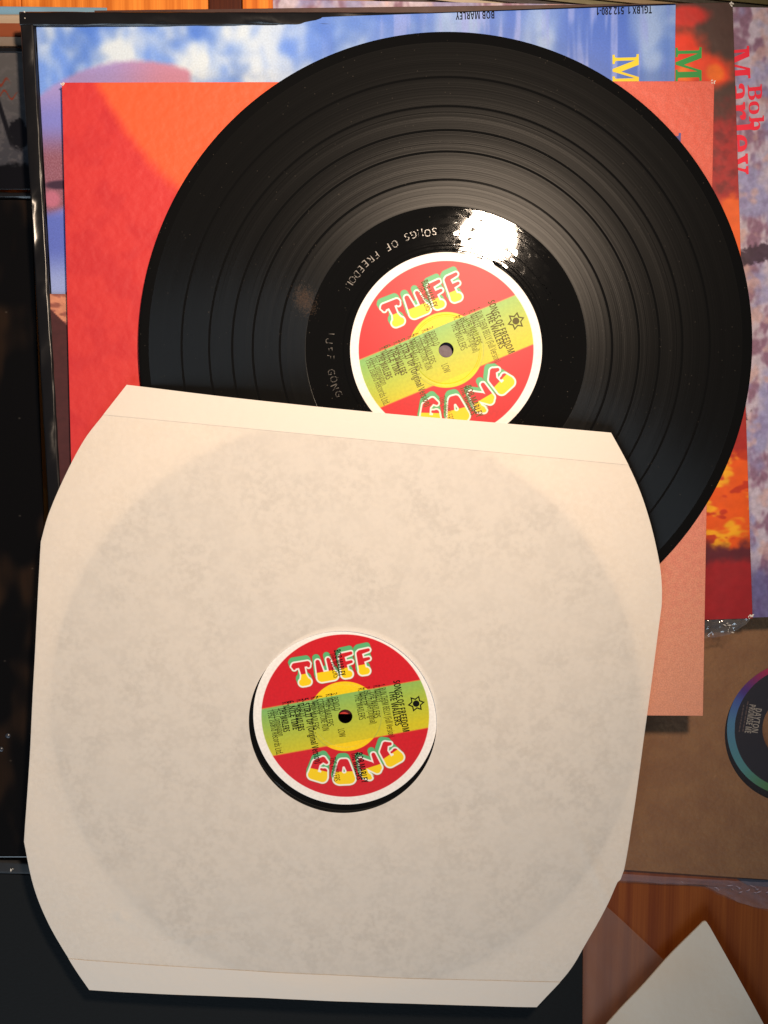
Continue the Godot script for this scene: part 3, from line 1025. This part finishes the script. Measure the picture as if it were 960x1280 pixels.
	for strip in [[Vector2(-240, -27.7), Vector2(220, 16.2), Vector2(220, -140), Vector2(-240, -140)], [Vector2(-240, 268.1), Vector2(220, 288.3), Vector2(220, 420), Vector2(-240, 420)]]:
		var cut := Geometry2D.intersect_polygons(PackedVector2Array(edge), PackedVector2Array(strip))
		var poly := Array(cut[0])
		var area := 0.0
		for k in poly.size():
			area += (poly[k] as Vector2).cross(poly[(k + 1) % poly.size()])
		if area < 0.0:
			poly.reverse()
		var dense := []
		var mid := Vector2.ZERO
		for k in poly.size():
			var a: Vector2 = poly[k]
			var b: Vector2 = poly[(k + 1) % poly.size()]
			var n := maxi(1, int((b - a).length() / 4.0))
			for i in n:
				dense.append(a.lerp(b, float(i) / n))
			mid += a / poly.size()
		var c := Vector2.ZERO
		for p in dense:
			c += p / dense.size()
		part("folded_strip", polar(dense, c, 0.0, 8, 0.12, strip_h, frame), strip_paper, inner)

	# ------------------------------------------------ the dark cover under the paper sleeve
	var navy := flat(Color(0.10, 0.108, 0.115), 0.75, 0.2)
	grain(navy, 0.2, 0.06)
	var folder := thing("black_box_lid", "black cloth-finish box lid under the bottom end of the white paper sleeve", "box lid")
	part("panel", sheet([Vector2(-330, 229), Vector2(110.6, 246), Vector2(113.0, 420), Vector2(-330, 420)], 3.6, 20, func(x, z): return 4.0, 0.5), navy, folder)
	part("rim", rounded_bar(Vector3(-330, 0.3, 224.5), Vector3(110.5, 0.3, 241.5), 8.0, 5.4, 2.0), black_matte, folder)
	part("rim_glint", chip(Vector2(-205.5, 230.5), 5.6, 0.8, 31), white_card, folder)  # white flakes put on the rim to stand for a glint

	# ------------------------------------------------ left edge: glossy black lid with a picture sleeve above it
	var lid := thing("glossy_black_case", "glossy black case lying along the left edge beside the open box", "case")
	var case_mat := art(256, 512, func(u: float, v: float) -> Color:
		var streak := fbm(u * 900.0, v * 30.0, 1.2)
		var brown := smoothstep(0.42, 0.62, fbm(u * 300.0, v * 260.0 + 40.0, 0.5))
		var c := Color(0.05, 0.045, 0.045).lerp(Color(0.17, 0.12, 0.085), brown * (0.5 + 0.5 * streak))  # brown streaks painted in place of blurred room reflections
		return c.lerp(Color(0.42, 0.39, 0.36), 0.5 if n01(u * 4000.0, v * 6000.0, 3.0) > 0.965 else 0.0), 0.12)
	case_mat.clearcoat_enabled = true
	case_mat.clearcoat = 0.6
	case_mat.clearcoat_roughness = 0.05
	part("top", sheet([Vector2(-420, -131), Vector2(-182, -129.5), Vector2(-179.0, 222), Vector2(-420, 222)], 8.0, 6, func(_x, _z): return 9.0, 0.8), case_mat, lid)
	part("edge_strip", rounded_bar(Vector3(-420, 0.4, -133), Vector3(-182, 0.4, -131.8), 3.0, 8.8, 1.2), black_gloss, lid)
	for p in [Vector2(-203.5, 153.5), Vector2(-207.5, 161.0)]:  # small bluish domes added to stand for two glints on the case
		part("glint_dome", lathe([[0.0, 1.0], [0.7, 0.85], [1.2, 0.5], [1.4, 0.0]], 20), flat(Color(0.2, 0.22, 0.26), 0.2), lid).position = Vector3(p.x, 9.0, p.y) * MM
	var ink := art(384, 384, func(u: float, v: float) -> Color:
		var x := u * 240.0 - 240.0
		var z := v * 72.0
		var f := fbm(x * 2.0, z * 2.0, 3.0)
		var c := paint(86, 78, 66).lerp(paint(62, 58, 54), smoothstep(0.0, 60.0, z)).lerp(paint(100, 90, 78), smoothstep(0.5, 0.7, f) * 0.4)
		for s in [[-15.0, 15.0, 0.35, 0.7, 9.0], [-9.5, 22.0, 0.5, 0.5, 7.0]]:
			var d := absf(z - s[1] - sin((x - s[0]) * 0.9) * 2.0 - (x - s[0]) * s[2] * 0.3)
			c = c.lerp(paint(118, 46, 28), (1.0 - smoothstep(s[3] * 0.6, s[3] * 1.6, d)) * (1.0 - smoothstep(s[4] * 0.5, s[4], absf(x - s[0] + 1.0))))
		var arm := absf(x + 13.5 - (z - 30.0) * 0.28)
		c = c.lerp(paint(22, 20, 20), (1.0 - smoothstep(0.7, 1.6, arm)) * smoothstep(18.0, 24.0, z) * (1.0 - smoothstep(46.0, 52.0, z)))
		var body := Vector2((x + 4.5) / 5.0, (z - 43.0) / 8.0).length() + (f - 0.5) * 0.8
		c = c.lerp(paint(20, 18, 18), 1.0 - smoothstep(0.8, 1.1, body))
		c = c.lerp(paint(14, 13, 13), smoothstep(57.0, 60.0, z + f * 4.0 - 2.0))
		return c, 0.3)
	var picture := sleeve("picture_sleeve", "dim grey picture sleeve with red pen-like scribbles at the left edge", [Vector2(-420, -204.0), Vector2(-183.6, -203.0), Vector2(-183.0, -135.0), Vector2(-420, -135.0)], func(_x, _z): return 8.0, 1.4, ink, card)
	part("border", sheet([Vector2(-420, -206.4), Vector2(-183.6, -205.4), Vector2(-183.6, -203.2), Vector2(-420, -204.2)], 1.6, 4, func(_x, _z): return 8.2, 0.3), black_gloss, picture)

	# ------------------------------------------------ sleeves fanned out behind the box
	var fan := [
		[Vector2(-420, -231.5), Vector2(-143, -228.3), Vector2(-143, -214), Vector2(-420, -225), 2.0, paint(120, 150, 150, 0.9), "teal record sleeve fanned out behind the box's worn corner"],
		[Vector2(-420, -224.5), Vector2(-150, -224.4), Vector2(-150, -200), Vector2(-420, -218.8), 3.0, paint(178, 150, 112, 0.9), "beige record sleeve behind the box's worn corner, under the teal one"],
		[Vector2(-420, -219.4), Vector2(-181.5, -218.8), Vector2(-181.5, -212), Vector2(-420, -213.2), 5.5, paint(140, 66, 30), "orange record sleeve edge left of the box's worn corner"],
		[Vector2(-420, -212.6), Vector2(-182.0, -211.6), Vector2(-182.4, -207), Vector2(-420, -207.6), 6.5, paint(130, 108, 82), "tan record sleeve edge just above the grey picture sleeve"],
	]
	for k in 8:
		var xs := -28.0 + k * 22.0
		var colors := [paint(158, 120, 76, 0.9), paint(56, 36, 26), paint(178, 156, 118, 0.9), paint(44, 30, 26), paint(118, 104, 62), paint(150, 122, 78), paint(60, 52, 36), paint(96, 84, 40)]
		var words := ["tan", "dark brown", "cream", "blackish brown", "olive", "sandy brown", "dark olive", "moss green"]
		var where := ["leftmost of the fan behind the box", "second from the left in the fan behind the box", "third from the left in the fan behind the box", "fourth from the left in the fan behind the box", "fifth from the left in the fan behind the box", "third from the right in the fan behind the box", "second from the right in the fan behind the box", "rightmost of the fan behind the box"]
		fan.append([Vector2(xs - 10, -330), Vector2(xs + 200, -330), Vector2(xs + 200 - k * 8.0, -210.0 - k), Vector2(xs - 14.0, -233.5 + k * 0.2), 2.0 + k * 1.5, colors[k], words[k] + " record sleeve, " + where[k]])
	for f in fan:
		var hh: float = f[4]
		var fm := flat(f[5], 0.5)
		grain(fm, 0.03, 0.15)
		sleeve("fanned_sleeve", f[6], [f[0], f[1], f[2], f[3]], func(_x, _z): return hh, 1.3, fm, card, "record sleeves fanned out behind the box")

	# ------------------------------------------------ the single in its kraft sleeve, inside clear plastic
	var kraft_mat := art(512, 512, func(u: float, v: float) -> Color:
		var x := u * 180.0
		var z := v * 180.0
		var c := paint(128, 84, 38, 0.78).lerp(paint(112, 68, 28, 0.78), fbm(x, z, 2.0))
		return c * (0.93 + 0.14 * n01(x * 2.0, z, 40.0)), 0.7)
	grain(kraft_mat, 0.1, 0.2)
	var kraft := thing("kraft_sleeve", "small brown card sleeve with a round window at the right edge", "card sleeve")
	var kc := Vector2(224.2, 151.0)
	var kq := []
	for s in [Vector2(-1, -1), Vector2(1, -1), Vector2(1, 1), Vector2(-1, 1)]:
		kq.append(kc + (s * 90.0).rotated(deg_to_rad(4.0)) + Vector2(-0.5, -3.0))
	var kruns := [[kq[0], kq[1]], [kq[1], kq[2]], [kq[2], kq[3]], [kq[3], kq[0]]]
	part("front_panel", polar(outline(kruns, 5.0), Vector2(227.2, 154.0), 40.2, 10, 0.4, func(_x, _z): return 2.8, Rect2(130, 60, 190, 190)), kraft_mat, kraft)
	part("back_panel", polar(outline(kruns, 8.0), Vector2(227.2, 154.0), 0.0, 4, 0.3, func(_x, _z): return 0.6, Rect2(130, 60, 190, 190)), kraft_mat, kraft)
	var single := thing("small_record", "small black single with a rainbow-ringed label inside the brown card sleeve", "record")
	part("disc", lathe([[19.2, 0.1], [19.2, 1.1], [40.0, 1.1], [44.0, 1.2], [86.0, 1.2], [87.0, 0.6], [86.0, 0.0], [19.2, 0.0]], 160), flat(Color(0.05, 0.05, 0.055), 0.25), single)
	var ring := art(512, 512, func(u: float, v: float) -> Color:
		var p := Vector2(u - 0.5, v - 0.5) * 2.0
		var r := p.length() * 40.0
		if r < 35.7:
			return paint(26, 23, 24)
		var a := rad_to_deg(p.angle())          # 180 is left, 90 towards the viewer
		a = fposmod(a, 360.0)
		var stops := [[60.0, paint(150, 150, 40, 1.35)], [110.0, paint(86, 128, 56, 1.35)], [140.0, paint(86, 142, 120, 1.35)], [185.0, paint(82, 130, 142, 1.35)], [205.0, paint(72, 92, 140, 1.35)], [215.0, paint(84, 46, 110, 1.35)], [232.0, paint(160, 36, 80, 1.35)], [245.0, paint(208, 36, 60, 1.35)], [300.0, paint(220, 110, 40, 1.35)], [360.0, paint(200, 170, 40, 1.35)]]
		var c: Color = stops[0][1]
		for k in stops.size() - 1:
			c = c.lerp(stops[k + 1][1], clampf((a - stops[k][0]) / (stops[k + 1][0] - stops[k][0]), 0, 1))
		return c, 0.4)
	var label45 := part("label", ring_disc(19.2, 38.6, 1.35, 128), ring, single)
	st = SurfaceTool.new()
	st.begin(Mesh.PRIMITIVE_TRIANGLES)
	letters(st, "DAYTON", "Droid Sans", true, 2.2, lying(-22.6, -4.2, 1.42, 98), 13.6)
	letters(st, "PROMISE ME", "Droid Sans", true, 1.8, lying(-26.2, -5.2, 1.42, 98), 16.0)
	part("lettering", st.commit(), flat(Color(0.55, 0.52, 0.48), 0.6), label45)
	st = SurfaceTool.new()
	st.begin(Mesh.PRIMITIVE_TRIANGLES)
	for row in [[-29.0, -15.0, 2.0], [-31.0, -13.0, 1.0]]:
		var z: float = row[1]
		while z < row[2]:
			var l := rng.randf_range(0.9, 2.6)
			var f45 := lying(row[0] - (z + 5.0) * 0.14, z, 1.42, 98)
			for q in [[0.0, -0.3], [0.0, 0.3], [l, 0.3], [0.0, -0.3], [l, 0.3], [l, -0.3]]:
				st.set_normal(Vector3.UP)
				st.set_uv(Vector2.ZERO)
				st.add_vertex(f45 * (Vector3(q[0], q[1], 0) * MM))
			z += l + 0.5
	part("small_lettering", st.commit(), flat(Color(0.30, 0.24, 0.22), 0.6), label45)
	single.position = Vector3(227.0, 0.9, 151.6) * MM

	var film := flat(Color(0.95, 0.93, 1.0, 0.01), 0.10, 0.3)
	film.transparency = BaseMaterial3D.TRANSPARENCY_ALPHA
	var cover := thing("clear_plastic_sleeve", "clear plastic outer sleeve round the small brown card sleeve, wrinkled along its bottom", "plastic sleeve")
	var film_h := func(x: float, z: float) -> float:
		return 3.3 + noise.get_noise_2d(x * 1.2, z * 3.0) * 0.25 - 1.6 * smoothstep(236.0, 244.0, z) + noise.get_noise_2d(x * 5.0, z * 9.0) * 0.5 * smoothstep(234.0, 240.0, z)
	part("film", polar(outline([[Vector2(128.5, 52), Vector2(320, 58)], [Vector2(320, 58), Vector2(318, 275)], [Vector2(318, 275), Vector2(260, 268), Vector2(214.4, 256.5), Vector2(189.5, 248.2), Vector2(176.9, 242.6), Vector2(150, 240.4), Vector2(130.5, 239.2)], [Vector2(130.5, 239.2), Vector2(128.5, 52)]], 3.0), Vector2(220, 180), 0.0, 24, 0.06, film_h, Rect2(120, 50, 200, 220)), film, cover)
	var milky := flat(Color(0.58, 0.50, 0.52), 0.5)
	milky.albedo_color.a = 0.2
	milky.transparency = BaseMaterial3D.TRANSPARENCY_ALPHA
	part("welded_edge", polar(outline([[Vector2(131.0, 234.2), Vector2(214.0, 239.6), Vector2(300.0, 246.0)], [Vector2(300.0, 246.0), Vector2(300, 266)], [Vector2(300, 266), Vector2(214.4, 255.5), Vector2(189.5, 247.2), Vector2(176.9, 241.8), Vector2(150, 239.6), Vector2(130.5, 238.4)], [Vector2(130.5, 238.4), Vector2(131.0, 234.2)]], 1.5), Vector2(200, 243.6), 0.0, 6, 0.06, func(x, z): return film_h.call(x, z) - 0.4, Rect2(120, 50, 200, 220)), milky, cover)
	var wrinkle_glints := SurfaceTool.new()
	wrinkle_glints.begin(Mesh.PRIMITIVE_TRIANGLES)
	for k in 15:  # pale slivers added as highlights along the wrinkles, brightness put into their colour
		var p := Vector2(rng.randf_range(184.0, 214.0), rng.randf_range(239.5, 246.5))
		var d := Vector2.from_angle(rng.randf_range(-1.2, 0.9)) * rng.randf_range(0.6, 2.2)
		var n := Vector2(-d.y, d.x).normalized() * 0.22
		var y: float = film_h.call(p.x, p.y) + 0.15
		for q in [[p - d, 0.0], [p + n, 0.4], [p + d, 0.1], [p - d, 0.0], [p + d, 0.1], [p - n, 0.0]]:
			wrinkle_glints.set_smooth_group(-1)
			wrinkle_glints.add_vertex(Vector3(q[0].x, y + q[1], q[0].y) * MM)
	wrinkle_glints.generate_normals()
	part("crease_glint", wrinkle_glints.commit(), flat(Color(0.66, 0.64, 0.74), 0.2, 0.9), cover)
	part("sticker", sheet([Vector2(197.0, 237.8), Vector2(300, 244.0), Vector2(300, 250.0), Vector2(203.0, 241.6)], 0.2, 8, func(_x, _z): return 1.0, 0.1), flat(Color(0.16, 0.20, 0.28), 0.5), cover)

	# ------------------------------------------------ a loose bag and a white sleeve at the bottom right
	var haze := flat(Color(0.66, 0.56, 0.52), 0.45)
	haze.albedo_color.a = 0.14
	haze.transparency = BaseMaterial3D.TRANSPARENCY_ALPHA
	var bag := thing("plastic_bag", "thin cloudy plastic bag lying flat on the pine table by the black lid", "plastic bag")
	part("film", polar(outline([[Vector2(112, 246), Vector2(123.6, 253.4), Vector2(139.2, 267.7), Vector2(159.9, 287.9), Vector2(190, 318), Vector2(210, 350)], [Vector2(210, 350), Vector2(112, 350)], [Vector2(112, 350), Vector2(112, 246)]], 3.0), Vector2(140, 310), 0.0, 16, 0.05, func(x, z): return 0.9 + noise.get_noise_2d(x * 2.0, z * 2.0) * 0.4, Rect2(100, 240, 120, 120)), haze, bag)

	var spare := thing("white_sleeve_corner", "corner of a plain white paper sleeve lying on the pine table", "paper sleeve")
	var sp := outline([[Vector2(178.6, 259.9), Vector2(181.0, 263.6), Vector2(197.6, 292.9), Vector2(214.0, 322.8), Vector2(250, 390)], [Vector2(250, 390), Vector2(60, 390)], [Vector2(60, 390), Vector2(123.6, 319.6), Vector2(151.4, 287.6), Vector2(174.4, 262.4), Vector2(176.4, 260.2)], [Vector2(176.4, 260.2), Vector2(177.6, 259.6), Vector2(178.6, 259.9)]], 4.0)
	var spare_h := func(x: float, z: float) -> float:
		return 6.0 + 0.020 * (z - 260.0) + noise.get_noise_2d(x * 0.7, z * 0.7) * 1.2
	part("front_sheet", polar(sp, Vector2(170, 325), 0.0, 18, 0.1, spare_h, Rect2(60, 250, 200, 200)), old_paper, spare)
	part("back_sheet", polar(sp, Vector2(170, 325), 0.0, 8, 0.1, func(x, z): return spare_h.call(x, z) - 0.7, Rect2(60, 250, 200, 200)), old_paper, spare)
